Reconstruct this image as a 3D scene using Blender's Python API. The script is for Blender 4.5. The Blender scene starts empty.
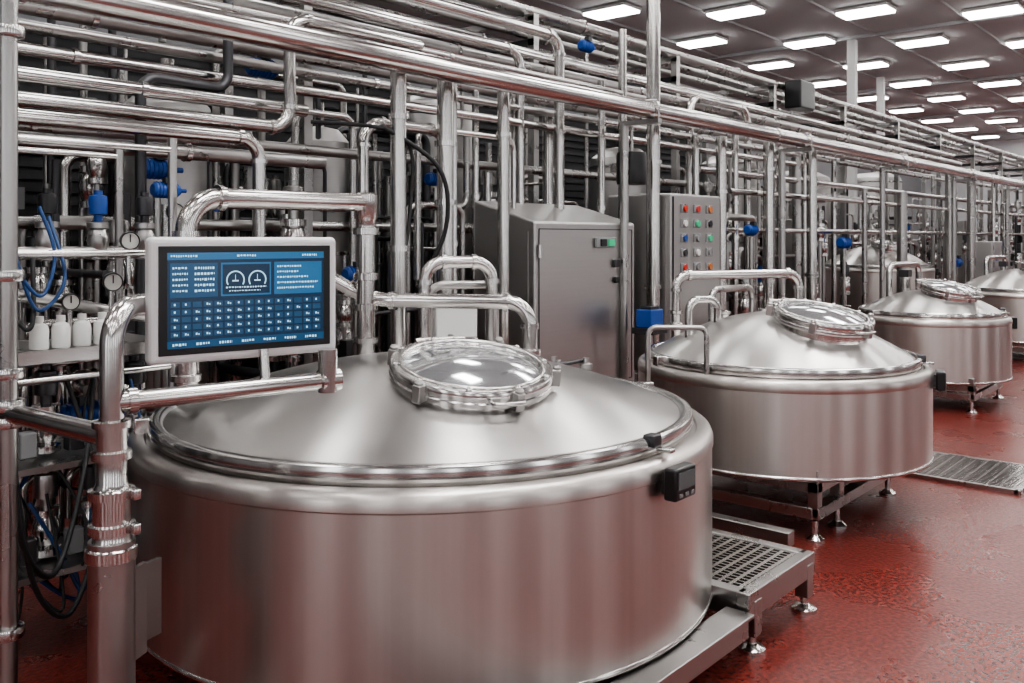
import bpy, bmesh, math, random
from mathutils import Vector, Matrix
random.seed(7)
scene = bpy.context.scene
# ------------------------------------------------------------ materials
MATS = {}
def mat(name, col, metal=0.0, rough=0.5, emit=None, es=1.0, brushed=None, aniso=0.0, bump=0.0, var=0.0, nscale=None, cvar=(.93, 1.05)):
    m = bpy.data.materials.new(name); m.use_nodes = True
    nt = m.node_tree; b = nt.nodes['Principled BSDF']
    b.inputs['Base Color'].default_value = (*col, 1)
    b.inputs['Metallic'].default_value = metal
    b.inputs['Roughness'].default_value = rough
    if emit:
        b.inputs['Emission Color'].default_value = (*emit, 1)
        b.inputs['Emission Strength'].default_value = es
    if brushed or nscale:
        tc = nt.nodes.new('ShaderNodeTexCoord'); mp = nt.nodes.new('ShaderNodeMapping')
        nt.links.new(tc.outputs['Object'], mp.inputs['Vector'])
        mp.inputs['Scale'].default_value = brushed or nscale
        n = nt.nodes.new('ShaderNodeTexNoise'); n.inputs['Scale'].default_value = 1.0
        n.inputs['Detail'].default_value = 4
        nt.links.new(mp.outputs[0], n.inputs['Vector'])
        if var > 0:
            mr = nt.nodes.new('ShaderNodeMapRange')
            mr.inputs['From Min'].default_value = .3; mr.inputs['From Max'].default_value = .7
            mr.inputs['To Min'].default_value = rough - var; mr.inputs['To Max'].default_value = rough + var
            nt.links.new(n.outputs['Fac'], mr.inputs['Value'])
            nt.links.new(mr.outputs[0], b.inputs['Roughness'])
        mx = nt.nodes.new('ShaderNodeMix'); mx.data_type = 'RGBA'
        mx.inputs['A'].default_value = (*[c*cvar[0] for c in col], 1)
        mx.inputs['B'].default_value = (*[min(1, c*cvar[1]) for c in col], 1)
        nt.links.new(n.outputs['Fac'], mx.inputs['Factor'])
        nt.links.new(mx.outputs['Result'], b.inputs['Base Color'])
    if aniso:
        b.inputs['Anisotropic'].default_value = aniso
        b.inputs['Anisotropic Rotation'].default_value = .25
        tg = nt.nodes.new('ShaderNodeTangent'); tg.direction_type = 'RADIAL'; tg.axis = 'Z'
        nt.links.new(tg.outputs[0], b.inputs['Tangent'])
    MATS[name] = m
    return m
mat('tank_steel', (.545, .515, .492), 1, .32, brushed=(34, 34, .5), var=0, aniso=.65, cvar=(.90, 1.08))
mat('lid_steel', (.60, .585, .57), 1, .29, aniso=.75)
mat('rim_steel', (.62, .61, .60), 1, .16)
mat('pipe_steel', (.58, .568, .555), 1, .17, nscale=(3, 3, 3), var=.03)
mat('pipe_satin', (.42, .413, .405), 1, .29, nscale=(6, 6, 6), var=.04)
mat('cabinet_steel', (.48, .473, .465), 1, .37, brushed=(2, 2, 120), var=.03)
mat('dark_steel', (.08, .08, .085), .9, .4)
mat('glass_cover', (.64, .66, .68), .85, .08)
mat('black_plastic', (.010, .010, .011), 0, .3)
mat('black_rubber', (.012, .012, .013), 0, .55)
mat('white_plastic', (.70, .70, .68), 0, .4)
mat('screen_frame', (.64, .64, .65), .1, .4)
mat('blue_paint', (.01, .06, .27), 0, .35)
mat('blue_hose', (.015, .06, .18), 0, .4)
mat('red_button', (.5, .03, .02), 0, .3)
mat('green_button', (.02, .35, .16), 0, .3, emit=(.05, .8, .4), es=.2)
mat('orange_paint', (.5, .15, .03), 0, .4)
mat('grey_paint', (.20, .205, .21), 0, .5)
mat('gauge_face', (.55, .55, .52), 0, .3)
mat('lcd_grey', (.10, .125, .13), 0, .2)
mat('ui_back', (.003, .008, .016), 0, .25, emit=(.005, .026, .060), es=1.0)
mat('ui_panel', (.005, .02, .04), 0, .25, emit=(.012, .062, .14), es=1.0)
mat('ui_header', (.01, .04, .08), 0, .25, emit=(.022, .12, .26), es=1.0)
mat('ui_cell', (.005, .02, .04), 0, .25, emit=(.016, .060, .125), es=1)
mat('ui_text', (.1, .3, .4), 0, .25, emit=(.55, .75, .88), es=1)
mat('lamp_panel', (.9, .9, .9), 0, .5, emit=(1, .985, .965), es=16)
mat('window_glass', (.8, .8, .8), 0, .3, emit=(.97, .98, 1.0), es=3.3)  # emission for the added out-of-view strips that light the vat sides
mat('ceiling_mat', (.52, .535, .55), 0, .8, nscale=(.6, .6, .6), var=.05)
mat('beam_mat', (.44, .45, .46), 0, .6)
mat('wall_white', (.70, .72, .74), 0, .6, nscale=(.8, .8, .8), var=.05)
mat('wall_paint_grey', (.28, .29, .30), 0, .6, nscale=(.8, .8, .8), var=.05)
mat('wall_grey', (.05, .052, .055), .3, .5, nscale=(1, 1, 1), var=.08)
mat('column_white', (.65, .65, .65), 0, .5)

def floor_mat():
    m = bpy.data.materials.new('red_epoxy_floor'); m.use_nodes = True
    nt = m.node_tree; b = nt.nodes['Principled BSDF']
    tc = nt.nodes.new('ShaderNodeTexCoord')
    n1 = nt.nodes.new('ShaderNodeTexNoise'); n1.inputs['Scale'].default_value = 60; n1.inputs['Detail'].default_value = 4
    n2 = nt.nodes.new('ShaderNodeTexNoise'); n2.inputs['Scale'].default_value = 2.2; n2.inputs['Detail'].default_value = 4
    for n in (n1, n2): nt.links.new(tc.outputs['Object'], n.inputs['Vector'])
    cr = nt.nodes.new('ShaderNodeValToRGB')
    cr.color_ramp.elements[0].position = .34; cr.color_ramp.elements[0].color = (.075, .012, .009, 1)
    cr.color_ramp.elements[1].position = .68; cr.color_ramp.elements[1].color = (.225, .040, .030, 1)
    nt.links.new(n1.outputs['Fac'], cr.inputs['Fac'])
    mr = nt.nodes.new('ShaderNodeMapRange')
    mr.inputs['From Min'].default_value = .3; mr.inputs['From Max'].default_value = .7
    mr.inputs['To Min'].default_value = .22; mr.inputs['To Max'].default_value = .34
    nt.links.new(n2.outputs['Fac'], mr.inputs['Value']); nt.links.new(mr.outputs[0], b.inputs['Roughness'])
    nt.links.new(cr.outputs['Color'], b.inputs['Base Color'])
    bp = nt.nodes.new('ShaderNodeBump'); bp.inputs['Strength'].default_value = .5; bp.inputs['Distance'].default_value = .004
    nt.links.new(n1.outputs['Fac'], bp.inputs['Height']); nt.links.new(bp.outputs[0], b.inputs['Normal'])
    MATS['floor'] = m
floor_mat()

# ------------------------------------------------------------ mesh builder
class B:
    def __init__(s):
        s.bm = bmesh.new(); s.mats = []
    def mi(s, m):
        if m not in s.mats: s.mats.append(m)
        return s.mats.index(m)
    def face(s, vs, m, smooth=False):
        try: f = s.bm.faces.new(vs)
        except ValueError: return
        f.material_index = s.mi(m); f.smooth = smooth
    def quad(s, pts, m):
        s.face([s.bm.verts.new(p) for p in pts], m)
    def box(s, c, d, m, M=None, rot=0.0, bevel=0.0):
        hx, hy, hz = d[0]/2, d[1]/2, d[2]/2
        R = Matrix.Translation(Vector(c)) @ Matrix.Rotation(rot, 4, 'Z')
        if M is not None: R = M @ R
        if bevel <= 0:
            v = [s.bm.verts.new(R @ Vector((x*hx, y*hy, z*hz))) for x in (-1, 1) for y in (-1, 1) for z in (-1, 1)]
            for q in ((0,1,3,2),(4,6,7,5),(0,4,5,1),(2,3,7,6),(0,2,6,4),(1,5,7,3)):
                s.face([v[i] for i in q], m)
        else:
            t = bmesh.new(); bmesh.ops.create_cube(t, size=1)
            for v in t.verts: v.co = Vector((v.co.x*d[0], v.co.y*d[1], v.co.z*d[2]))
            bmesh.ops.bevel(t, geom=list(t.edges), offset=bevel, segments=3, profile=.5, affect='EDGES')
            s.merge(t, R, m, True)
    def merge(s, t, R, m, smooth):
        mp = {}
        for v in t.verts: mp[v] = s.bm.verts.new(R @ v.co)
        for f in t.faces:
            big = f.calc_area() > 1e-3 and len(f.verts) == 4
            s.face([mp[v] for v in f.verts], m, smooth and not big)
        t.free()
    def tube(s, pts, r, m, fillet=0.0, seg=14, collars=False, caps=True, cm=None):
        P = [Vector(p) for p in pts]
        if len(P) > 2 and fillet > 0:
            Q = [P[0]]; marks = []
            for i in range(1, len(P)-1):
                a, b, c = P[i-1], P[i], P[i+1]
                la, lc = (a-b).length, (c-b).length
                k = min(fillet, .48*la, .48*lc)
                p0 = b+(a-b).normalized()*k; p2 = b+(c-b).normalized()*k
                marks += [(p0, (a-b).normalized()), (p2, (c-b).normalized())]
                n = 9
                for j in range(n+1):
                    t = j/n; w = 1/math.sqrt(2)
                    den = (1-t)**2 + 2*w*t*(1-t) + t*t
                    Q.append(((1-t)**2*p0 + 2*w*t*(1-t)*b + t*t*p2)/den)
            Q.append(P[-1]); P = Q
            if collars:
                for p, d in marks: s.cyl(p-d*.008, p+d*.012, r*1.28, cm or m, seg=seg)
        t0 = (P[1]-P[0]).normalized()
        n = t0.orthogonal().normalized()
        rings = []
        for i, p in enumerate(P):
            if i == 0: t = t0
            elif i == len(P)-1: t = (P[i]-P[i-1]).normalized()
            else:
                t = (P[i+1]-P[i]).normalized() + (P[i]-P[i-1]).normalized()
                t = t.normalized() if t.length > 1e-6 else t0
            n = (n - t*n.dot(t)).normalized(); bb = t.cross(n)
            rings.append([s.bm.verts.new(p + (n*math.cos(a)+bb*math.sin(a))*r) for a in [2*math.pi*k/seg for k in range(seg)]])
        for i in range(len(rings)-1):
            for k in range(seg):
                s.face([rings[i][k], rings[i][(k+1) % seg], rings[i+1][(k+1) % seg], rings[i+1][k]], m, True)
        if caps:
            for rg, fl in ((rings[0], True), (rings[-1], False)):
                vs = [s.bm.verts.new(v.co) for v in rg]
                s.face(vs[::-1] if fl else vs, m)
    def cyl(s, p0, p1, r, m, seg=16):
        s.tube([p0, p1], r, m, seg=seg)
    def lathe(s, prof, M, m, seg=64, close=False):
        if not isinstance(M, Matrix): M = Matrix.Translation(Vector(M))
        if not close:   # split sharp corners so their edges stay crisp
            pr = [prof[0]]
            for i in range(1, len(prof)-1):
                a = Vector(prof[i])-Vector(prof[i-1]); c = Vector(prof[i+1])-Vector(prof[i])
                pr.append(prof[i])
                if a.length > 1e-6 and c.length > 1e-6 and a.angle(c) > math.radians(33): pr.append(prof[i])
            pr.append(prof[-1]); prof = pr
        rings = []
        for r, z in prof:
            if r < 1e-5: rings.append([s.bm.verts.new(M @ Vector((0, 0, z)))])
            else: rings.append([s.bm.verts.new(M @ Vector((r*math.cos(2*math.pi*k/seg), r*math.sin(2*math.pi*k/seg), z))) for k in range(seg)])
        n = len(rings)
        for i in range(n if close else n-1):
            A, C = rings[i], rings[(i+1) % n]
            p, q = prof[i], prof[(i+1) % n]
            if abs(p[0]-q[0]) < 1e-6 and abs(p[1]-q[1]) < 1e-6: continue
            for k in range(seg):
                k2 = (k+1) % seg
                if len(A) == 1 and len(C) == 1: continue
                if len(A) == 1: s.face([A[0], C[k2], C[k]][::-1], m, True)
                elif len(C) == 1: s.face([A[k], A[k2], C[0]], m, True)
                else: s.face([A[k], A[k2], C[k2], C[k]], m, True)
    def torus(s, M, R, r, m, seg=64, ms=10):
        s.lathe([(R+r*math.cos(2*math.pi*k/ms), r*math.sin(2*math.pi*k/ms)) for k in range(ms)], M, m, seg, close=True)
    def done(s, name, parent=None):
        me = bpy.data.meshes.new(name)
        s.bm.normal_update(); s.bm.to_mesh(me); s.bm.free()
        for m in s.mats: me.materials.append(MATS[m])
        o = bpy.data.objects.new(name, me); scene.collection.objects.link(o)
        if parent: o.parent = parent
        return o
def empty(name, loc=(0, 0, 0)):
    e = bpy.data.objects.new(name, None); scene.collection.objects.link(e)
    e.empty_display_size = .1; e.location = loc
    return e

# ------------------------------------------------------------ room (row of tanks runs along +X)
X0, X1, Y0, Y1, ZC = -5, 38, -6, 11, 5.0
b = B(); b.box(((X0+X1)/2, (Y0+Y1)/2, -.05), (X1-X0, Y1-Y0, .1), 'floor'); b.done('floor')
b = B(); b.box(((X0+X1)/2, (Y0+Y1)/2, ZC+.1), (X1-X0, Y1-Y0, .1), 'ceiling_mat'); b.done('ceiling')
for nm, c, d, wm in (('wall_right', ((X0+X1)/2, Y0-.05, ZC/2+.02), (X1-X0, .1, ZC+.06), 'wall_paint_grey'), ('wall_back', ((X0+X1)/2, Y1+.05, ZC/2+.02), (X1-X0, .1, ZC+.06), 'wall_paint_grey'),
                 ('wall_left', (X0-.05, (Y0+Y1)/2, ZC/2+.02), (.1, Y1-Y0, ZC+.06), 'wall_paint_grey'), ('wall_far', (X1+.05, (Y0+Y1)/2, ZC/2+.02), (.1, Y1-Y0, ZC+.06), 'wall_white')):
    b = B(); b.box(c, d, wm); b.done(nm)
wn = 0
def added_glow_strip(c, wx, wy):  # added glowing strip, framed like a window, unseen; makes vertical streaks on vats
    global wn
    wn += 1
    b = B(); H = 3.0; z = 2.1
    b.box((c[0], c[1], z), (max(wx-.12, .03), max(wy-.12, .03), H-.12), 'window_glass')
    if wx > wy:
        for sx in (-1, 1): b.box((c[0]+sx*(wx/2-.03), c[1]+.02, z), (.07, .08, H), 'column_white')
        for zz in (z-H/2, z, z+H/2): b.box((c[0], c[1]+.02, zz), (wx, .08, .07), 'column_white')
    else:
        for sx in (-1, 1): b.box((c[0]+.02, c[1]+sx*(wy/2-.03), z), (.08, .07, H), 'column_white')
        for zz in (z-H/2, z, z+H/2): b.box((c[0]+.02, c[1], zz), (.08, wy, .07), 'column_white')
    b.done('window_%d' % wn)
for x in (-3.6, -.8, 2.0, 4.8, 8.5, 13, 18): added_glow_strip((x, Y0+.03), .9, .0)
for y in (-4.4, -1.8, .8): added_glow_strip((X0+.03, y), .0, .9)
b = B()
for i in range(7):
    b.box((-2+i*6.2, (Y0+Y1)/2, ZC+.02), (.12, Y1-Y0-.1, .06), 'beam_mat')
for i in range(11):
    b.box(((X0+X1)/2, Y0+.8+1.55*i, ZC+.03), (X1-X0-.1, .04, .04), 'beam_mat')
b.done('ceiling_beams')
b = B()
rows = [8.25, 6.75, 5.15, 3.6, 2.05, .5, -1.05, -2.6, -4.15]
for j, ry in enumerate(rows):
    off = (j*1.33) % 2.95
    x = 12+off-2.95*6
    while x < X1-1:
        if x > X0+1:
            b.box((x, ry, ZC-.03), (.46, .78, .04), 'lamp_panel')
            b.box((x, ry, ZC+.01), (.50, .82, .05), 'column_white')
        x += 2.95
b.done('ceiling_light_panels')

b = B()
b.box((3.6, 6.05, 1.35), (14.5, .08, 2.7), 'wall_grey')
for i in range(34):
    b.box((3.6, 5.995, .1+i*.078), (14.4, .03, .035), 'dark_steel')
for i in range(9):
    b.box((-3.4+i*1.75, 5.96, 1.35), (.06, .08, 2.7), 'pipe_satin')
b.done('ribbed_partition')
for i, (px, py) in enumerate(((16.4, 6.0), (20.6, 6.9))):
    b = B(); b.box((px, py, ZC/2-.03), (.14, .14, ZC-.06), 'column_white'); b.box((px, py, .06), (.3, .3, .12), 'grey_paint')
    b.done('support_column')

# ------------------------------------------------------------ tanks
def tank(tx, ty, R, rim, bot, apex, mh, box_ang, name='stainless_steel_vat', legs=None):
    e = empty(name, (tx, ty, 0))
    b = B(); O = (0, 0, 0)
    prof = [(0, bot+.02), (R*.95, bot), (R*.985, bot), (R, bot+.012), (R, bot+.1), (R, rim-.10), (R, rim-.055), (R, rim-.055),
            (R*1.004, rim-.05), (R*1.004, rim-.028), (R*.997, rim-.010), (R*.985, rim-.001), (R*.965, rim+.003), (R*.95, rim), (R*.945, rim-.008), (R*.90, rim-.01)]
    b.lathe(prof, O, 'tank_steel', 160)
    b.torus(Matrix.Translation((0, 0, bot+.008)), R*.995, .010, 'rim_steel', 96, 8)
    b.done('body', e)
    b = B()
    fl = [(R*.925, rim-.01), (R*.935, rim), (R*.937, rim+.016), (R*.928, rim+.020), (R*.928, rim+.022), (R*.937, rim+.026), (R*.937, rim+.038), (R*.934, rim+.046), (R*.925, rim+.050), (R*.905, rim+.050), (R*.897, rim+.046), (R*.89, rim+.04)]
    b.lathe(fl, O, 'rim_steel', 160)
    z0 = rim+.04; r0 = R*.89; N = 32
    dome = [(r0*(1-i/N), z0+(apex-z0)*(1-(1-i/N)**2.0)) for i in range(N+1)]
    b.lathe(dome, O, 'lid_steel', 160)
    b.done('lid', e)
    az, dist, mr, tilt = mh
    zc = z0+(apex-z0)*(1-(dist/r0)**2.0)
    ax = Vector((-math.sin(az), math.cos(az), 0))
    M = Matrix.Translation((dist*math.cos(az), dist*math.sin(az), zc+.004)) @ Matrix.Rotation(tilt, 4, ax) @ Matrix.Rotation(az, 4, 'Z')
    b = B(); a = mr
    b.lathe([(a*.93, -.10), (a*.93, .0), (a*.99, .0), (a, .004), (a, .016), (a*.99, .02), (a*.985, .02), (a*.985, .026),
             (a*1.0, .028), (a*1.005, .034), (a*1.0, .048), (a*.985, .053), (a*.86, .053), (a*.84, .048), (a*.83, .042)], M, 'rim_steel', 96)
    b.lathe([(a*.84, .044), (a*.8, .047), (a*.62, .060), (a*.4, .070), (a*.2, .076), (0, .078)], M, 'glass_cover', 96)
    b.torus(M @ Matrix.Translation((0, 0, .052)), a*.87, .008, 'pipe_steel', 80, 8)
    for k in range(10):
        t = 2*math.pi*k/10+.2
        b.lathe([(.010, .05), (.010, .060), (.004, .063), (0, .063)], M @ Matrix.Translation((a*.935*math.cos(t), a*.935*math.sin(t), 0)), 'rim_steel', 10)
    for t in (0.15, 1.2, -1.0, 2.4, -2.3):
        Mk = M @ Matrix.Rotation(t, 4, 'Z')
        b.box((a*1.03, 0, .025), (.035, .03, .055), 'pipe_satin', M=Mk, bevel=.004)
        b.lathe([(.012, .05), (.014, .054), (.014, .060), (.009, .066), (0, .066)], Mk @ Matrix.Translation((a*1.04, 0, 0)), 'pipe_satin', 12)
    for sx in (-.05, .05):
        b.box((-a*1.07, sx, .03), (.10, .018, .03), 'rim_steel', M=M, bevel=.004)
    b.tube([M @ Vector((-a*1.12, -.09, .035)), M @ Vector((-a*1.12, .09, .035))], .012, 'pipe_steel')
    b.tube([M @ Vector((a*1.02, -.05, .03)), M @ Vector((a*1.17, -.05, .035)), M @ Vector((a*1.17, .05, .035)), M @ Vector((a*1.02, .05, .03))], .007, 'pipe_steel', fillet=.02, seg=8)
    b.done('manhole_hatch', e)
    b = B()
    Mb = Matrix.Rotation(box_ang, 4, 'Z')
    zb = rim-.058
    b.box((R+.010, 0, zb), (.03, .09, .06), 'dark_steel', M=Mb)
    b.box((R+.033, 0, zb), (.042, .115, .092), 'black_plastic', M=Mb, bevel=.008)
    b.box((R+.0550, 0, zb+.010), (.003, .088, .048), 'lcd_grey', M=Mb)
    for k in (-.032, 0, .032): b.box((R+.0555, k, zb-.030), (.004, .016, .010), 'grey_paint', M=Mb)
    b.done('controller_box', e)
    b = B()
    Ml = Matrix.Rotation(box_ang+.02, 4, 'Z')
    b.box((R*.93, 0, rim+.042), (.04, .045, .036), 'dark_steel', M=Ml, bevel=.005)
    b.box((R*.975, 0, rim+.02), (.05, .028, .012), 'rim_steel', M=Ml, bevel=.003)
    for t in (1.3, 2.6, 5.9):
        Mk = Matrix.Rotation(t, 4, 'Z')
        b.box((R*.955, 0, rim+.025), (.05, .05, .05), 'rim_steel', M=Mk, bevel=.005)
    b.done('lid_latches', e)
    if legs:
        b = B()
        for lx, ly in legs:
            b.box((lx, ly, (bot+.12)/2+.02), (.05, .05, bot-.06), 'pipe_satin', bevel=.004)
            b.cyl((lx, ly, .09), (lx, ly, .012), .014, 'rim_steel')
            b.lathe([(0, .03), (.02, .03), (.042, .012), (.042, 0), (0, 0)][::-1], (lx, ly, 0), 'rim_steel', 20)
        xs = sorted(set(l[0] for l in legs)); ys = sorted(set(l[1] for l in legs))
        for yy in (ys[0], ys[-1]):
            b.box(((xs[0]+xs[-1])/2, yy, .125), (xs[-1]-xs[0]+.05, .06, .05), 'pipe_satin', bevel=.004)
            b.box(((xs[0]+xs[-1])/2, yy, bot-.03), (xs[-1]-xs[0]+.05, .05, .05), 'pipe_satin', bevel=.004)
        for xx in (xs[0], xs[-1]):
            b.box((xx, (ys[0]+ys[-1])/2, .125), (.06, ys[-1]-ys[0], .05), 'pipe_satin', bevel=.004)
            b.box((xx, (ys[0]+ys[-1])/2, bot-.03), (.05, ys[-1]-ys[0], .05), 'pipe_satin', bevel=.004)
        b.done('support_frame', e)
    return e
e1 = tank(2.26, 2.35, 1.0, .712, .165, .93, (math.radians(-114), .40, .262, math.radians(12)), math.radians(-90),
     legs=[(-.6, -.6), (.6, -.6), (-.6, .6), (.6, .6)])
e2 = tank(4.48, 2.02, .73, .712, .27, .965, (math.radians(-110), .28, .245, math.radians(12)), math.radians(-72),
     legs=[(-.56, -.42), (-.3, -.42), (.40, -.42), (-.56, .42), (.40, .42)])
e3 = tank(7.98, 2.27, .60, .712, .22, .92, (math.radians(-112), .18, .23, math.radians(12)), math.radians(-60),
     legs=[(-.42, -.42), (.42, -.42), (-.42, .42), (.42, .42)])
e4 = tank(11.6, 2.3, .72, .75, .22, 1.0, (math.radians(-105), .2, .23, math.radians(12)), math.radians(-60),
     legs=[(-.5, -.5), (.5, -.5), (-.5, .5), (.5, .5)])
e5 = tank(12.6, 4.3, .75, .95, .3, 1.25, (math.radians(-105), .2, .23, math.radians(12)), math.radians(-60),
     legs=[(-.5, -.5), (.5, -.5), (-.5, .5), (.5, .5)])

# ------------------------------------------------------------ walkway skid with grating in front of vats
b = B()
b.box((1.56, 1.33, .11), (2.2, .06, .07), 'pipe_satin', bevel=.005)
b.box((1.56, 1.33, .152), (2.2, .10, .012), 'pipe_satin', bevel=.003)
gx0, gx1, gy0, gy1, gz = 2.70, 3.18, 1.33, 1.88, .20
for yy in (gy0, gy1): b.box(((gx0+gx1)/2, yy, gz-.035), (gx1-gx0+.05, .045, .085), 'pipe_satin', bevel=.004)
for xx in (gx0, gx1): b.box((xx, (gy0+gy1)/2, gz-.035), (.045, gy1-gy0, .085), 'pipe_satin', bevel=.004)
for i in range(17):
    xx = gx0+.03+i*(gx1-gx0-.06)/16
    b.box((xx, (gy0+gy1)/2, gz-.012), (.008, gy1-gy0-.03, .028), 'pipe_steel')
for i in range(13):
    yy = gy0+.035+i*(gy1-gy0-.07)/12
    b.box(((gx0+gx1)/2, yy, gz-.010), (gx1-gx0-.03, .014, .026), 'pipe_steel')
for xx, yy in ((gx0+.04, gy0), (gx1-.02, gy0), (gx1-.02, gy1), (gx0+.04, gy1)):
    b.box((xx, yy, .115), (.05, .05, .12), 'pipe_satin', bevel=.004)
    b.cyl((xx, yy, .07), (xx, yy, .012), .014, 'rim_steel')
    b.lathe([(0, 0), (.045, 0), (.045, .014), (.02, .03), (0, .03)], (xx, yy, 0), 'rim_steel', 20)
b.done('grated_walkway_step')
b = B()
b.box((3.72, 2.50, .13), (.9, .06, .06), 'pipe_satin', bevel=.004)
b.box((3.50, 2.0, .13), (.06, .95, .06), 'pipe_satin', bevel=.004)
b.cyl((3.50, 1.6, 0), (3.50, 1.6, .12), .02, 'rim_steel'); b.cyl((3.50, 2.42, 0), (3.50, 2.42, .12), .02, 'rim_steel')
b.done('skid_frame')
b = B()
dx0, dx1, dy0, dy1 = 5.33, 5.95, 1.08, 1.66
b.box(((dx0+dx1)/2, (dy0+dy1)/2, .003), (dx1-dx0, dy1-dy0, .006), 'dark_steel')
for yy in (dy0, dy1): b.box(((dx0+dx1)/2, yy, .011), (dx1-dx0+.03, .03, .022), 'pipe_satin')
for xx in (dx0, dx1): b.box((xx, (dy0+dy1)/2, .011), (.03, dy1-dy0, .022), 'pipe_satin')
for i in range(20): b.box((dx0+.03*i+.02, (dy0+dy1)/2, .011), (.013, dy1-dy0, .02), 'pipe_steel')
for i in range(9): b.box(((dx0+dx1)/2, dy0+.062*(i+1)-.03, .011), (dx1-dx0, .012, .018), 'pipe_steel')
b.done('floor_drain_grate')

# ------------------------------------------------------------ operator panel (HMI) and its pipe stand
e = empty('operator_touch_panel', (1.325, 2.062, 1.195))
b = B()
W, H = .50, .315
ang = math.atan2(-.103, .485)
MR = Matrix.Rotation(ang, 4, 'Z')
b.box((0, 0, 0), (W, .045, H), 'screen_frame', M=MR, bevel=.014)
b.box((0, .03, 0), (W*.8, .03, H*.75), 'screen_frame', M=MR, bevel=.01)
b.box((0, -.0235, 0), (W-.045, .004, H-.045), 'black_plastic', M=MR, bevel=.0015)
b.done('housing', e)
b = B()
sw, sh = W-.085, H-.078
yo = -.0262
def ui(x0, z0, x1, z1, m, lay=0):
    yy = yo-.0004*lay
    b.quad([MR @ Vector((-sw/2+x0*sw, yy, sh/2-z0*sh)), MR @ Vector((-sw/2+x0*sw, yy, sh/2-z1*sh)), MR @ Vector((-sw/2+x1*sw, yy, sh/2-z1*sh)), MR @ Vector((-sw/2+x1*sw, yy, sh/2-z0*sh))], m)
ui(0, 0, 1, 1, 'ui_back')
ui(0, 0, 1, .075, 'ui_header', 1)
ui(.015, .11, .30, .47, 'ui_panel', 1); ui(.32, .11, .64, .47, 'ui_header', 1); ui(.33, .13, .63, .45, 'ui_back', 2); ui(.66, .11, .985, .47, 'ui_header', 1)
def txt(x, z, L, h=.022):
    xe = x+L
    while x < xe:
        w = random.uniform(.006, .016)
        ui(x, z, min(x+w, xe), z+h*random.choice((.8, 1, 1)), 'ui_text', 3); x += w+.006
txt(.02, .025, .16); txt(.42, .025, .12); txt(.85, .025, .1)
for i in range(5):
    txt(.03, .15+i*.06, .09); txt(.16, .15+i*.06, .12, .026)
    txt(.68, .15+i*.06, random.uniform(.1, .28), .02)
for cx in (.41, .55):
    for k in range(34):
        a0 = math.pi*(1.3*k/33-.15); r = .054
        ax_, az_ = cx+r*math.cos(a0), .30-r*1.75*math.sin(a0)
        ui(ax_-.004, az_-.007, ax_+.004, az_+.007, 'ui_text', 3)
    ui(cx-.002, .24, cx+.002, .30, 'ui_text', 3); ui(cx-.02, .30, cx+.02, .315, 'ui_text', 3)
txt(.35, .37, .26, .016); txt(.37, .41, .20, .012)
for r in range(5):
    for c in range(15):
        x = .02+c*.0645; z = .515+r*.078
        ui(x, z, x+.054, z+.058, 'ui_cell', 1)
        if random.random() < .9:
            ui(x+.018, z+.016, x+.028, z+.038, 'ui_text', 3)
            if random.random() < .5: ui(x+.033, z+.024, x+.040, z+.040, 'ui_text', 3)
ui(0, .92, 1, 1, 'ui_panel', 1)
for i in range(7): txt(.03+i*.14, .948, .08, .026)
b.done('display', e)
b = B()
cx, cy = .981, 2.083
b.cyl((cx, cy, 0), (cx, cy, .645), .052, 'pipe_satin', 28)
b.lathe([(.09, 0), (.09, .012), (.055, .02)], (cx, cy, 0), 'rim_steel', 32)
b.lathe([(.052, .60), (.058, .602), (.058, .628), (.052, .632), (.042, .65), (.042, .662), (.052, .665), (.052, .684), (.042, .687), (.042, .742), (.052, .745), (.052, .764), (.040, .767),
         (.034, .78), (.034, .832), (.045, .835), (.045, .853), (.034, .856), (.034, .907), (.043, .909), (.043, .924), (.029, .927)], (cx, cy, 0), 'pipe_steel', 40)
b.box((cx+.03, cy-.052, .675), (.018, .03, .024), 'rim_steel', bevel=.003)
b.box((cx+.03, cy-.052, .755), (.018, .03, .024), 'rim_steel', bevel=.003)
ux, uy = math.cos(ang), math.sin(ang)
b.tube([(cx, cy, .90), (cx, cy, 1.185), (cx+.155, cy+.105, 1.185), (cx+.40, cy+.045, 1.185)], .027, 'pipe_steel', fillet=.09, seg=20)
b.cyl((cx+.40, cy+.045, 1.185), (cx+.392, cy+.0, 1.185), .04, 'pipe_satin', 16)
ex, ey = cx+ux*.575, cy+uy*.575
b.tube([(cx, cy, .965), (ex, ey, .965)], .0235, 'pipe_steel', seg=20)
b.cyl((cx+ux*.035, cy+uy*.035, .965), (cx+ux*.055, cy+uy*.055, .965), .031, 'rim_steel', 20)
b.cyl((ex-ux*.05, ey-uy*.05, .965), (ex+ux*.005, ey+uy*.005, .965), .031, 'rim_steel', 20)
b.cyl((ex-.03, ey, .935), (ex-.03, ey+.0, 1.05), .026, 'pipe_steel', 20)
b.cyl((cx+ux*.38, cy+uy*.38+.01, .965), (cx+ux*.38, cy+uy*.38+.02, 1.06), .013, 'pipe_steel', 12)
b.tube([(.938, 2.587, .885), (cx, cy, .885)], .026, 'pipe_steel', seg=18)
b.box((cx+.075, cy+.02, .45), (.05, .012, .22), 'pipe_satin', rot=.5)
b.box((cx+.11, cy+.06, .45), (.10, .012, .19), 'pipe_satin', rot=.3)
b.done('panel_pipe_stand')
b = B()
px, py = .938, 2.587
b.cyl((px, py, 0), (px, py, 3.2), .025, 'pipe_satin', 18)
b.lathe([(.07, 0), (.07, .012), (.03, .02)], (px, py, 0), 'rim_steel', 24)
for z in (.86, .905, .99, 1.25, .3, 1.9):
    b.lathe([(.025, -.016), (.04, -.014), (.042, -.008), (.042, .008), (.04, .014), (.025, .016)], (px, py, z), 'rim_steel', 20)
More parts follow.
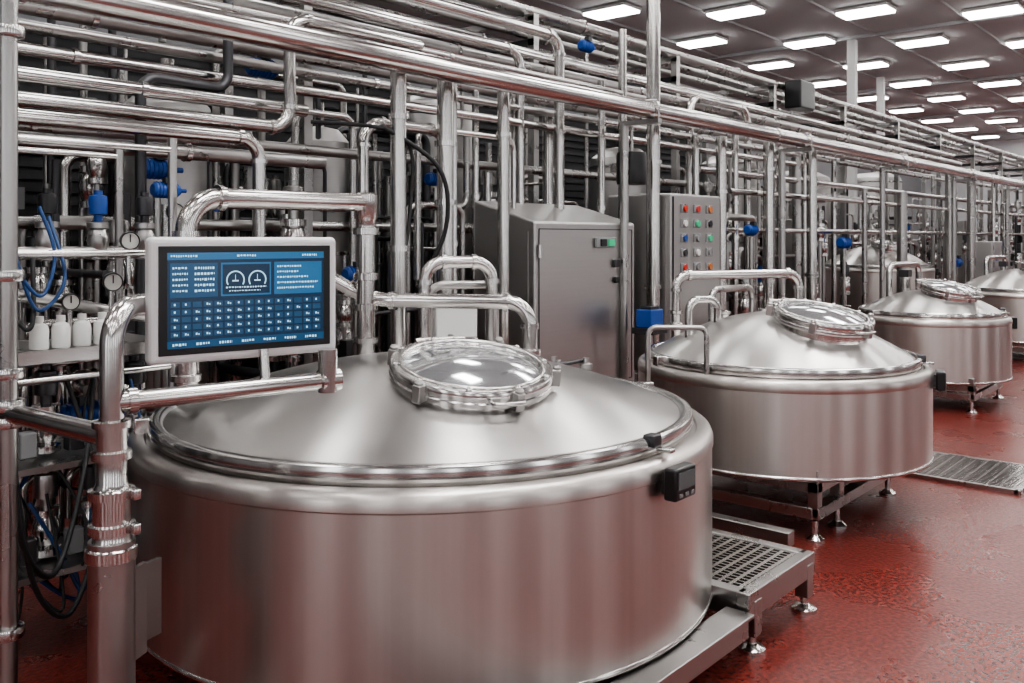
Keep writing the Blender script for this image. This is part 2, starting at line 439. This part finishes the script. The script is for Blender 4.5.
b.cyl((px, py, 1.0), (px-.15, py+.3, 1.0), .018, 'pipe_steel')
b.cyl((px, py, .30), (px-.15, py+.5, .30), .02, 'pipe_steel')
b.done('frame_post')

# ------------------------------------------------------------ pipes above vat 1
b = B()
b.tube([(1.56, 2.78, .84), (1.56, 2.78, 1.485), (2.30, 2.78, 1.49)], .036, 'pipe_steel', fillet=.12, seg=20, collars=True, cm='rim_steel')
b.lathe([(.036, .82), (.036, .932), (.050, .934), (.050, .955), (.036, .957), (.036, 1.062), (.048, 1.064), (.048, 1.088), (.036, 1.09), (.036, 1.182), (.050, 1.184), (.050, 1.21), (.036, 1.213), (.036, 1.362), (.052, 1.364), (.052, 1.39), (.040, 1.393), (.040, 1.42), (.046, 1.43), (.046, 1.52), (.03, 1.53), (0, 1.53)], (2.33, 2.78, 0), 'pipe_steel', 28)
b.tube([(2.22, 2.92, 1.21), (2.37, 2.80, 1.10), (2.70, 2.24, 1.10), (2.70, 2.24, .84)], .029, 'pipe_steel', fillet=.09, seg=18, collars=True, cm='rim_steel')
b.tube([(2.567, 2.69, .80), (2.567, 2.69, 1.25), (2.83, 2.556, 1.25), (2.83, 2.556, .78)], .026, 'pipe_steel', fillet=.08, seg=18, collars=True, cm='rim_steel')
b.tube([(2.64, 2.74, .80), (2.64, 2.74, 1.15), (2.90, 2.60, 1.15), (2.90, 2.60, .78)], .018, 'pipe_satin', fillet=.06, seg=14)
for x, y, z, r in ((2.70, 2.24, .88, .045), (2.567, 2.69, .86, .04), (2.83, 2.556, .84, .04), (1.56, 2.78, .86, .05)):
    b.lathe([(r*.6, -.04), (r, -.035), (r, -.015), (r*.8, -.01), (r*.8, .01), (r, .015), (r, .035), (r*.6, .04)], (x, y, z), 'rim_steel', 20)
for x, y in ((2.86, 2.22), (2.93, 2.30), (2.99, 2.18)):
    b.lathe([(.018, .74), (.018, .81), (.026, .815), (.026, .835), (.012, .84), (.012, .86), (0, .86)], (x, y, 0), 'pipe_satin', 14)
b.tube([(2.80, 2.2, .845), (2.99, 2.2, .845)], .008, 'dark_steel', seg=8)
b.done('vat_inlet_piping')
b = B()
b.tube([(4.45, 2.62, .75), (4.45, 2.62, 1.14), (5.15, 2.20, 1.14), (5.15, 2.20, .76)], .026, 'pipe_steel', fillet=.08, seg=16, collars=True, cm='rim_steel')
b.tube([(4.12, 2.35, .80), (4.12, 2.35, 1.03), (4.28, 2.27, 1.03), (4.28, 2.27, .84)], .02, 'pipe_steel', fillet=.06, seg=14)
b.tube([(4.55, 2.45, .78), (4.55, 2.45, 1.06), (4.95, 2.4, 1.06), (4.95, 2.4, .78)], .02, 'pipe_satin', fillet=.06, seg=14)
for x, y in ((4.45, 2.62), (5.15, 2.2), (4.9, 2.3), (4.6, 2.4)):
    b.lathe([(.02, .78), (.03, .84), (.045, .845), (.045, .87), (.03, .875), (.03, .92), (.04, .925), (.04, .94), (.02, .945)], (x, y, 0), 'rim_steel', 16)
b.tube([(3.62, 2.28, .32), (3.62, 2.28, .93), (3.78, 2.06, .93), (3.78, 2.06, .60)], .013, 'pipe_satin', fillet=.04, seg=12)
for (tx, ty, R) in ((7.98, 2.27, .6), (11.6, 2.3, .72), (12.6, 4.3, .75)):
    zz = .15 if ty > 3.5 else 0
    b.tube([(tx-.1, ty+.5*R, .75+zz), (tx-.1, ty+.5*R, 1.12+zz), (tx+.5, ty+.4*R, 1.12+zz), (tx+.5, ty+.4*R, .75+zz)], .026, 'pipe_steel', fillet=.08, seg=12)
    b.cyl((tx, ty+.2, .8), (tx, ty+.2, 1.02+zz), .04, 'rim_steel', 16)
    b.box((tx, ty+.2, 1.05+zz), (.10, .08, .06), 'dark_steel')
b.done('vat_transfer_piping')

# ------------------------------------------------------------ cabinets
def prism_cabinet(name, x0, x1, y0, y1, zb, zf, zk, details):
    e = empty(name, ((x0+x1)/2, (y0+y1)/2, 0)); ox, oy = (x0+x1)/2, (y0+y1)/2
    t = bmesh.new()
    vs = [t.verts.new((x-ox, y-oy, z)) for x in (x0, x1) for (y, z) in ((y0, zb), (y0, zf), (y1, zk), (y1, zb))]
    for q in ((0, 1, 2, 3), (4, 7, 6, 5), (0, 4, 5, 1), (1, 5, 6, 2), (2, 6, 7, 3), (3, 7, 4, 0)): t.faces.new([vs[i] for i in q])
    bmesh.ops.recalc_face_normals(t, faces=t.faces)
    bmesh.ops.bevel(t, geom=list(t.edges), offset=.014, segments=3, profile=.5, affect='EDGES')
    b = B(); b.merge(t, Matrix.Identity(4), 'cabinet_steel', True)
    for x in (x0+.05, x1-.05):
        for y in (y0+.05, y1-.05): b.box((x-ox, y-oy, zb/2), (.05, .05, zb), 'pipe_satin')
    b.done('housing', e)
    b = B(); details(b, x0-ox, x1-ox, y0-oy, y1-oy, zb, zf, zk); b.done('front_fittings', e)
def det1(b, x0, x1, y0, y1, zb, zf, zk):
    w = x1-x0
    for xx in (x0+.04, x1-.04): b.box((xx, y0-.001, (zb+zf)/2), (.006, .006, zf-zb-.09), 'dark_steel')
    for zz in (zf-.045, zb+.045): b.box(((x0+x1)/2, y0-.001, zz), (w-.08, .006, .006), 'dark_steel')
    b.box((x0+.72, y0-.012, zf-.13), (.22, .02, .065), 'grey_paint', bevel=.004)
    b.box((x0+.77, y0-.026, zf-.13), (.06, .012, .045), 'green_button')
    b.box((x0+.68, y0-.026, zf-.13), (.06, .012, .045), 'black_plastic')
    b.box((x0+.85, y0-.012, zf-.27), (.06, .02, .05), 'dark_steel', bevel=.004)
    b.box((x0+.85, y0-.012, zf-.38), (.04, .02, .04), 'black_plastic', bevel=.004)
    for zz in (zf-.18, zb+.2): b.cyl((x0+.03, y0-.014, zz-.04), (x0+.03, y0-.014, zz+.04), .011, 'rim_steel', 10)
    b.box((x0-.002, (y0+y1)/2, (zb+zf)/2), (.005, y1-y0-.10, zf-zb-.12), 'cabinet_steel')
    b.box((x0-.005, y0+.25, 1.22), (.006, .04, .06), 'dark_steel')
def det2(b, x0, x1, y0, y1, zb, zf, zk):
    cols = [x0+.17, x0+.36, x0+.55]
    cm = [['red_button', 'red_button', 'orange_paint'], ['white_plastic', 'green_button', 'black_plastic'],
          ['blue_paint', 'grey_paint', 'green_button'], ['dark_steel', 'white_plastic', 'grey_paint'], ['red_button', 'grey_paint', 'orange_paint']]
    b.box(((x0+x1)/2, y0-.006, (zb+zf)/2-.0), (x1-x0-.06, .006, zf-zb-.06), 'cabinet_steel')
    for i, z in enumerate((zf-.11, zf-.22, zf-.33, zf-.44, zf-.55)):
        for j, x in enumerate(cols):
            b.box((x, y0-.012, z), (.095, .012, .065), 'grey_paint', bevel=.003)
            b.cyl((x, y0-.014, z), (x, y0-.032, z), .024, cm[i][j], 14)
            b.cyl((x, y0-.014, z), (x, y0-.022, z), .030, 'rim_steel', 14)
    for xx in (x0+.025, x1-.025): b.box((xx, y0-.004, (zb+zf)/2), (.006, .008, zf-zb-.05), 'dark_steel')
    b.box((x0-.003, (y0+y1)/2, (zb+zf)/2), (.005, y1-y0-.08, zf-zb-.08), 'cabinet_steel')
prism_cabinet('control_cabinet', 4.17, 5.26, 3.42, 3.92, .35, 1.45, 1.59, det1)
prism_cabinet('push_button_cabinet', 5.74, 6.50, 3.42, 3.98, .35, 1.68, 1.68, det2)
b = B(); b.box((5.10, 3.2, .82), (.15, .12, .12), 'blue_paint', bevel=.008); b.box((5.10, 3.2, .74), (.18, .16, .04), 'dark_steel'); b.cyl((5.10, 3.2, 0), (5.10, 3.2, .74), .025, 'pipe_satin')
b.box((5.10, 3.2, .888), (.1, .08, .02), 'dark_steel'); b.done('blue_drive_box')
b = B(); b.box((3.08, 3.02, .95), (.20, .10, .15), 'white_plastic', bevel=.01, rot=-.6); b.cyl((3.08, 3.06, 0), (3.08, 3.06, .9), .02, 'pipe_satin')
b.box((3.08, 3.02, 1.045), (.22, .12, .03), 'grey_paint', rot=-.6, bevel=.005); b.done('junction_box')
for (cx_, cy_, w_, h_) in ((9.3, 4.1, .5, 1.5), (14.6, 3.4, .6, 1.25), (17.2, 4.4, .8, 1.6)):
    b = B(); b.box((cx_, cy_, h_/2+.2), (w_, .35, h_-.3), 'cabinet_steel', bevel=.012)
    b.box((cx_, cy_-.18, h_/2+.2), (w_-.1, .01, h_-.42), 'pipe_satin'); b.box((cx_+w_*.3, cy_-.19, h_*.6), (.03, .02, .12), 'black_plastic')
    b.box((cx_-.1, cy_-.19, h_*.85), (.12, .02, .08), 'blue_paint')
    for sx in (-1, 1): b.box((cx_+sx*(w_/2-.04), cy_, .18), (.05, .3, .36), 'dark_steel')
    b.done('instrument_cabinet')

# ------------------------------------------------------------ big overhead run
b = B()
def hrun(b, y, z, x0, x1, r, m='pipe_steel', seg=14, joints=2.4):
    b.cyl((x0, y, z), (x1, y, z), r, m, seg)
    if joints:
        x = x0+random.uniform(.3, 1.2)
        while x < x1-.2:
            b.cyl((x-.012, y, z), (x+.012, y, z), r*1.3, 'rim_steel', seg); x += joints*random.uniform(.8, 1.2)
b.cyl((-1.5, 3.2, 2.195), (24, 3.2, 2.195), .058, 'pipe_steel', 28)
for x in (1.2, 7.0, 10.5, 14): b.cyl((x-.01, 3.2, 2.195), (x+.01, 3.2, 2.195), .066, 'rim_steel', 24)
hrun(b, 3.36, 2.245, -1.5, 24, .020, 'pipe_satin', joints=0)
for x in (5.1, 7.6, 10.2, 13, 16, 19):
    b.box((x, 3.27, 2.12), (.05, .3, .03), 'pipe_satin'); b.tube([(x+.0, 3.13, 2.13), (x, 3.13, 2.26), (x, 3.27, 2.26), (x, 3.27, 2.13)], .008, 'rim_steel', fillet=.05, seg=8)
    b.cyl((x, 3.40, 0), (x, 3.40, 2.12), .03, 'pipe_satin')
b.done('overhead_pipe_run')
b = B()
for (y, z, r, m) in ((4.45, 3.10, .05, 'pipe_satin'), (4.62, 3.14, .035, 'pipe_satin'), (4.78, 3.10, .05, 'pipe_satin'), (4.98, 3.16, .06, 'pipe_satin'), (4.5, 2.93, .03, 'pipe_satin'), (4.75, 2.90, .04, 'pipe_satin'), (5.1, 2.95, .03, 'pipe_steel')):
    hrun(b, y, z, -1.5, 26, r, m)
for i in range(13):
    x = -1+i*2.1
    b.box((x, 4.78, 3.03), (.06, .9, .05), 'pipe_satin'); b.box((x, 4.78, 2.84), (.06, .9, .05), 'dark_steel')
    for y in (4.36, 5.2): b.box((x, y, 1.52), (.06, .06, 3.04), 'pipe_satin')
b.done('upper_pipe_bridge')
b = B()
for (y, z, r, x1, m) in ((3.75, 1.99, .032, 2.75, 'pipe_steel'), (3.75, 1.90, .026, 2.6, 'pipe_satin'), (3.9, 2.12, .028, 9, 'pipe_steel'), (3.9, 2.22, .022, 9, 'pipe_satin'), (4.0, 2.32, .035, 14, 'pipe_satin'), (4.05, 2.44, .03, 14, 'pipe_steel'),
                      (4.1, 2.56, .045, 16, 'pipe_satin'), (3.75, 2.42, .024, 6, 'pipe_satin'), (4.2, 2.70, .035, 16, 'pipe_steel'), (3.8, 1.74, .034, 2.9, 'pipe_satin'), (4.3, 1.86, .03, 12, 'pipe_satin'),
                      (4.4, 1.42, .03, 13, 'pipe_satin'), (4.0, 2.62, .02, 9, 'pipe_steel'), (4.3, 2.30, .025, 16, 'pipe_satin')):
    hrun(b, y, z, -1.2, x1, r, m)
b.tube([(1.2, 3.6, 1.87), (2.55, 3.6, 1.87), (2.55, 3.6, 2.4), (3.4, 3.6, 2.4)], .03, 'pipe_steel', fillet=.1, collars=True, cm='rim_steel')
b.tube([(.8, 3.55, 1.80), (2.35, 3.55, 1.80), (2.35, 3.55, 1.2)], .03, 'pipe_steel', fillet=.1, collars=True, cm='rim_steel')
b.tube([(2.4, 3.8, 2.73), (4.9, 3.8, 2.73), (4.9, 3.8, 2.2), (4.9, 3.8, 1.5)], .035, 'pipe_steel', fillet=.12, collars=True, cm='rim_steel')
b.tube([(2.6, 3.9, 2.60), (4.6, 3.9, 2.60), (4.6, 3.9, 1.5)], .03, 'pipe_steel', fillet=.12, collars=True, cm='rim_steel')
b.tube([(7.03, 4.0, 1.2), (7.03, 4.0, 2.60), (8.15, 4.0, 2.60), (8.15, 4.0, 1.0)], .035, 'pipe_steel', fillet=.15, collars=True, cm='rim_steel')
b.tube([(3.0, 3.6, 1.1), (3.0, 3.6, 1.95), (3.6, 3.6, 1.95), (3.6, 3.6, 1.0)], .03, 'pipe_steel', fillet=.12, collars=True, cm='rim_steel')
b.done('process_pipework')

def valve(b, x, y, z, s=1.0, m='rim_steel', top='pipe_satin'):
    b.lathe([(.02*s, -.09*s), (.05*s, -.085*s), (.05*s, -.06*s), (.035*s, -.055*s), (.045*s, -.03*s), (.05*s, 0), (.045*s, .03*s), (.035*s, .055*s), (.05*s, .06*s), (.05*s, .085*s), (.02*s, .09*s)], (x, y, z), m, 16)
    b.lathe([(.02*s, .09*s), (.02*s, .12*s), (.040*s, .125*s), (.042*s, .19*s), (.038*s, .21*s), (.02*s, .215*s), (.02*s, .235*s), (0, .235*s)], (x, y, z), top, 16)
b = B()
drops = [(2.99, 3.32, .04, 2.2), (3.375, 3.38, .045, 2.2), (3.56, 3.5, .02, 2.2), (3.92, 3.45, .035, 2.2), (4.25, 3.98, .022, 2.3), (4.62, 4.0, .03, 2.3), (5.05, 4.02, .04, 2.25), (5.40, 3.8, .028, 2.5),
         (5.66, 3.52, .05, 4.9), (5.60, 3.75, .03, 2.9), (6.6, 3.7, .03, 2.2), (6.85, 3.6, .045, 2.2), (7.3, 3.7, .03, 2.3), (7.55, 3.5, .05, 2.2), (8.0, 3.6, .03, 2.2), (8.5, 3.5, .05, 2.2), (8.8, 3.7, .03, 2.2)]
for x, y, r, zt in drops:
    b.cyl((x, y, .0), (x, y, zt), r, 'pipe_steel', 18)
    for k in range(2):
        z = random.uniform(.7, 2.0); b.cyl((x, y, z-.014), (x, y, z+.014), r*1.3, 'rim_steel', 18)
x = 9.1
while x < 22:
    r = random.choice((.03, .04, .05, .06)); y = random.uniform(3.45, 4.2); zt = random.choice((2.2, 2.2, 2.3, 1.9, 2.5))
    if not (x > 11.7 and x < 13.5): b.cyl((x, y, 0), (x, y, zt), r, random.choice(('pipe_steel', 'pipe_satin')), 12)
    x += random.uniform(.3, .65)
b.done('vertical_drop_pipes')
def clutter(name, xr, yr, n, zr, seed, blue=False):
    rnd = random.Random(seed); b = B()
    for i in range(n):
        x = rnd.uniform(*xr); y = rnd.uniform(*yr); r = rnd.choice((.012, .018, .024, .03)); L = rnd.uniform(.25, .9)
        z1 = rnd.uniform(*zr); z0 = rnd.uniform(.1, z1-.2); k = rnd.random(); m = rnd.choice(('pipe_steel', 'pipe_satin', 'pipe_satin', 'dark_steel'))
        if k < .30: b.tube([(x, y, z0), (x, y, z1), (x+L, y, z1), (x+L, y, z0*.6)], r, m, fillet=.08, seg=10)
        elif k < .5: b.tube([(x, y, 0), (x, y, z1), (x+L, y+.05, z1), (x+L, y+.05, min(z1+.5, 2.6))], r, m, fillet=.08, seg=10)
        elif k < .78:
            b.cyl((x, y, 0), (x, y, z1+.1), r, m, 10); valve(b, x, y, z1*.8, rnd.uniform(.8, 1.5)); valve(b, x, y, z1*.45, rnd.uniform(.8, 1.4), top=rnd.choice(('pipe_satin', 'black_plastic', 'dark_steel')))
            b.box((x, y-.05, z1*.62), (.1, .06, .12), rnd.choice(('grey_paint', 'dark_steel', 'black_plastic')))
        else:
            b.tube([(x, y-.1, z0), (x, y+.4, z0), (x, y+.4, z1)], r, m, fillet=.06, seg=10)
            valve(b, x+.1, y, z1*.7, 1.1, top=rnd.choice(('pipe_satin', 'black_plastic', 'dark_steel', 'blue_paint' if blue else 'pipe_satin')))
            b.cyl((x+.1, y, 0), (x+.1, y, z1*.7), .02, m, 8)
    b.done(name)
clutter('valve_manifold', (1.5, 4.0), (3.7, 4.8), 30, (.9, 2.1), 3)
clutter('valve_manifold', (4.1, 5.6), (4.0, 4.8), 14, (.9, 2.1), 33)
clutter('valve_manifold', (1.6, 5.0), (4.6, 5.4), 40, (1.2, 2.8), 13, True)
clutter('valve_manifold', (6.6, 10), (3.5, 5.0), 50, (.8, 2.2), 4, True)
clutter('valve_manifold', (9, 17), (5.1, 5.5), 50, (.8, 2.0), 5)
clutter('valve_manifold', (13.8, 26), (3.2, 7.5), 110, (.9, 2.2), 6, True)
clutter('valve_manifold', (11.3, 22), (5.6, 9), 40, (1, 2.8), 8)
b = B()
for (y, z) in ((3.6, 1.75), (3.7, 1.42), (3.9, 1.95), (4.6, 2.4)):
    hrun(b, y, z, 7.0, 24, random.choice((.025, .035)), random.choice(('pipe_steel', 'pipe_satin')), seg=10)
b.done('header_pipes')

def vessel(x, y, r, z0, z1, name='vertical_process_vessel'):
    b = B()
    b.lathe([(0, z0), (r*.4, z0+.02), (r*.96, z0+.14), (r, z0+.18), (r, z1-.18), (r*.96, z1-.12), (r*.6, z1-.03), (0, z1)], (x, y, 0), 'cabinet_steel', 48)
    for z in (z0+.2, (z0+z1)/2, z1-.2): b.lathe([(r, z-.015), (r+.012, z-.01), (r+.012, z+.01), (r, z+.015)], (x, y, 0), 'rim_steel', 48)
    for k in range(3):
        a = 2.1*k; b.cyl((x+r*.8*math.cos(a), y+r*.8*math.sin(a), 0), (x+r*.8*math.cos(a), y+r*.8*math.sin(a), z0+.2), .03, 'pipe_satin')
    b.cyl((x, y, z1-.02), (x, y, z1+.15), .04, 'pipe_steel'); b.done(name)
for v in ((2.55, 4.75, .24, .3, 2.2), (3.7, 4.9, .22, .4, 2.1), (4.9, 5.0, .28, .3, 2.5), (7.0, 4.7, .3, .3, 2.2), (9.3, 4.8, .32, .3, 2.3), (13.5, 5.8, .5, .3, 2.4), (17.5, 6, .5, .3, 2.6)): vessel(*v)
def motor(b, x, y, z, s=1.0):
    M = Matrix.Translation((x, y, z)) @ Matrix.Rotation(math.pi/2, 4, 'Y')
    b.lathe([(0, -.13*s), (.05*s, -.13*s), (.07*s, -.11*s), (.07*s, .10*s), (.05*s, .13*s), (.02*s, .135*s), (.02*s, .2*s), (0, .2*s)], M, 'blue_paint', 20)
    for k in range(6): b.lathe([(.07*s, -.09*s+k*.033*s), (.078*s, -.088*s+k*.033*s), (.078*s, -.082*s+k*.033*s), (.07*s, -.08*s+k*.033*s)], M, 'blue_paint', 20)
    b.box((x, y-.02, z+.09*s), (.08*s, .07*s, .05*s), 'dark_steel')
b = B()
for p in ((2.15, 4.1, 1.68, .65), (1.9, 3.55, 1.55, .45), (2.9, 4.35, 2.30, .7), (5.9, 4.3, 2.9, .6), (3.2, 3.9, 1.15, .6), (4.3, 4.4, 1.75, .6), (9.6, 3.6, 1.3, .8), (16.2, 3.7, 1.2, .9), (13.9, 3.6, 1.0, .9), (7.2, 3.5, 1.42, .6)):
    motor(b, *p)
    b.cyl((p[0], p[1]+.0, 0), (p[0], p[1]+.0, p[2]-.06), .018, 'pipe_satin', 8)
b.done('blue_pump_motors')
b = B()
b.lathe([(0, 1.72), (.10, 1.72), (.105, 1.74), (.105, 1.92), (.10, 1.94), (0, 1.94)], (5.25, 3.44, 0), 'black_plastic', 28)
b.box((5.25, 3.50, 1.84), (.05, .2, .06), 'pipe_satin'); b.cyl((5.25, 3.44, 1.94), (5.25, 3.44, 2.15), .012, 'pipe_satin')
b.done('black_actuator')
b = B(); b.box((10.1, 4.3, 3.0), (.42, .2, .32), 'black_plastic', bevel=.02); b.box((10.1, 4.38, 3.0), (.1, .1, .1), 'dark_steel'); b.done('junction_enclosure')

# ------------------------------------------------------------ left service rack, bottles, hoses, gauges
b = B()
for x in (1.02, 1.62):
    for y in (2.98, 3.38): b.cyl((x, y, 0), (x, y, 1.7), .016, 'pipe_satin', 12)
for z in (.28, .62, .98): b.box((1.32, 3.18, z), (.62, .42, .02), 'pipe_satin')
for z in (.9, 1.3, 1.66): b.cyl((1.02, 2.98, z), (1.62, 2.98, z), .012, 'pipe_steel', 10); b.cyl((1.02, 3.38, z), (1.62, 3.38, z), .012, 'pipe_steel', 10)
b.box((1.32, 2.97, .975), (.62, .01, .04), 'rim_steel')
b.done('service_rack')
b = B()
for i in range(4):
    x = 1.20+i*.068; y = 3.05
    b.lathe([(0, .991), (.027, .991), (.029, .996), (.029, 1.055), (.024, 1.068), (.011, 1.076), (.011, 1.080), (.014, 1.080), (.014, 1.097), (0, 1.098)], (x, y, 0), 'white_plastic', 20)
b.done('white_plastic_bottles')
b = B(); rnd = random.Random(22)
def hose(b, pts, r, m):
    P = [Vector(p) for p in pts]; out = []
    for i in range(len(P)-1):
        p0 = P[max(i-1, 0)]; p1 = P[i]; p2 = P[i+1]; p3 = P[min(i+2, len(P)-1)]
        for k in range(8):
            t = k/8
            out.append(.5*((2*p1)+(-p0+p2)*t+(2*p0-5*p1+4*p2-p3)*t*t+(-p0+3*p1-3*p2+p3)*t**3))
    out.append(P[-1]); b.tube(out, r, m, seg=8)
hose(b, [(1.05, 3.0, 1.45), (1.10, 2.95, 1.25), (1.17, 2.95, 1.17), (1.22, 2.98, 1.3), (1.18, 3.0, 1.45)], .006, 'blue_hose')
hose(b, [(1.10, 3.1, 1.5), (1.13, 3.02, 1.25), (1.18, 3.0, 1.12), (1.26, 3.0, 1.22), (1.25, 3.1, 1.42)], .006, 'blue_hose')
hose(b, [(1.08, 3.1, 1.3), (1.12, 3.02, 1.10), (1.16, 3.0, 1.08), (1.2, 3.1, 1.3)], .008, 'black_rubber')
hose(b, [(.95, 2.6, .85), (1.0, 2.65, .5), (1.15, 2.8, .35), (1.3, 2.95, .6), (1.4, 3.1, .9)], .009, 'black_rubber')
hose(b, [(.96, 2.62, .78), (1.05, 2.7, .36), (1.2, 2.8, .22), (1.35, 2.95, .5), (1.3, 3.1, .9)], .008, 'black_rubber')
hose(b, [(2.9, 3.35, 1.9), (3.15, 3.2, 1.7), (3.2, 3.2, 1.4), (3.1, 3.3, 1.1)], .012, 'black_rubber')
hose(b, [(2.6, 3.5, 1.9), (3.0, 3.3, 1.85), (3.05, 3.3, 1.5), (2.95, 3.3, 1.0)], .010, 'black_rubber')
for i in range(26):
    x = rnd.uniform(1.05, 1.6); y = rnd.uniform(2.98, 3.4); z = rnd.uniform(.3, .9)
    hose(b, [(x, y, z), (x+rnd.uniform(-.1, .1), y-.05, z-.18), (x+rnd.uniform(0, .25), y-.08, max(.05, z-.3)), (x+rnd.uniform(.1, .3), y, z+rnd.uniform(-.1, .1))], rnd.choice((.005, .007)), rnd.choice(('blue_hose', 'blue_hose', 'black_rubber', 'black_rubber')))
b.done('hoses_and_cables')
b = B()
for z in (.30, .64):
    for i in range(4):
        x = 1.10+i*.15; k = rnd.random()
        if k < .25: motor(b, x, 3.2, z+.09, .6)
        else: valve(b, x, 3.12, z+.08, .9, top=rnd.choice(('black_plastic', 'dark_steel', 'pipe_satin')))
        b.tube([(x, 3.3, z+.05), (x, 3.3, z+.22), (x+.12, 3.3, z+.22), (x+.12, 3.3, z)], .014, 'pipe_steel', fillet=.04, seg=10)
        b.box((x+.06, 3.05, z+.05), (.05, .05, .08), rnd.choice(('grey_paint', 'dark_steel', 'dark_steel')), bevel=.005)
b.done('dosing_pumps')
b = B()
def gauge(b, x, y, z, r=.038):
    M = Matrix.Translation((x, y, z)) @ Matrix.Rotation(math.radians(-20), 4, 'Z') @ Matrix.Rotation(math.pi/2, 4, 'X')
    b.lathe([(0, -.02), (r, -.02), (r*1.08, -.015), (r*1.08, .018), (r, .024), (r*.92, .02)], M, 'dark_steel', 24)
    b.lathe([(r*.93, .017), (0, .017)], M, 'gauge_face', 24)
    b.box((0, r*.3, .0185), (.004, r*.9, .002), 'black_plastic', M=M)
    b.cyl((x, y+.01, z-r), (x, y+.01, z-r-.12), .009, 'rim_steel', 10)
for g in ((1.50, 3.05, 1.34, .03), (1.44, 3.05, 1.20, .03), (1.30, 3.05, 1.14, .026), (1.75, 3.2, 1.45, .03)): gauge(b, *g)
b.tube([(1.0, 3.06, 1.20), (1.8, 3.15, 1.02), (1.8, 3.15, .5)], .02, 'pipe_satin', fillet=.06)
b.tube([(1.0, 3.12, 1.30), (1.75, 3.18, 1.30), (1.75, 3.18, .5)], .022, 'pipe_satin', fillet=.06)
for k in range(4): valve(b, 1.1+.17*k, 3.16, 1.34, .75, m='pipe_satin', top=('dark_steel', 'black_plastic', 'blue_paint', 'dark_steel')[k])
b.done('gauge_manifold')

# ------------------------------------------------------------ lights
def area(name, loc, size, sy, power, rot=(0, 0, 0), col=(1, .985, .97)):
    l = bpy.data.lights.new(name, 'AREA'); l.shape = 'RECTANGLE'; l.size = size; l.size_y = sy; l.energy = power; l.color = col
    o = bpy.data.objects.new(name, l); scene.collection.objects.link(o); o.location = loc; o.rotation_euler = rot
area('high_bay_lamp', (2.5, 1.2, 4.6), 3.0, .5, 90)  # added key lights above the vats for soft highlights, no fixture modelled
area('high_bay_lamp.001', (7.0, 1.5, 4.6), 3.0, .5, 90)

w = bpy.data.worlds.new('World'); scene.world = w; w.use_nodes = True
w.node_tree.nodes['Background'].inputs[0].default_value = (.5, .52, .55, 1)
w.node_tree.nodes['Background'].inputs[1].default_value = .1
scene.view_settings.look = 'AgX - Medium High Contrast'

# ------------------------------------------------------------ camera
c = bpy.data.cameras.new('Camera'); co = bpy.data.objects.new('Camera', c); scene.collection.objects.link(co)
co.location = (0, 0, 1.35); co.rotation_euler = (math.pi/2, 0, math.radians(-49.2))
c.sensor_width = 36; c.lens = 900/1024*36; c.shift_y = -103.5/1024
scene.camera = co
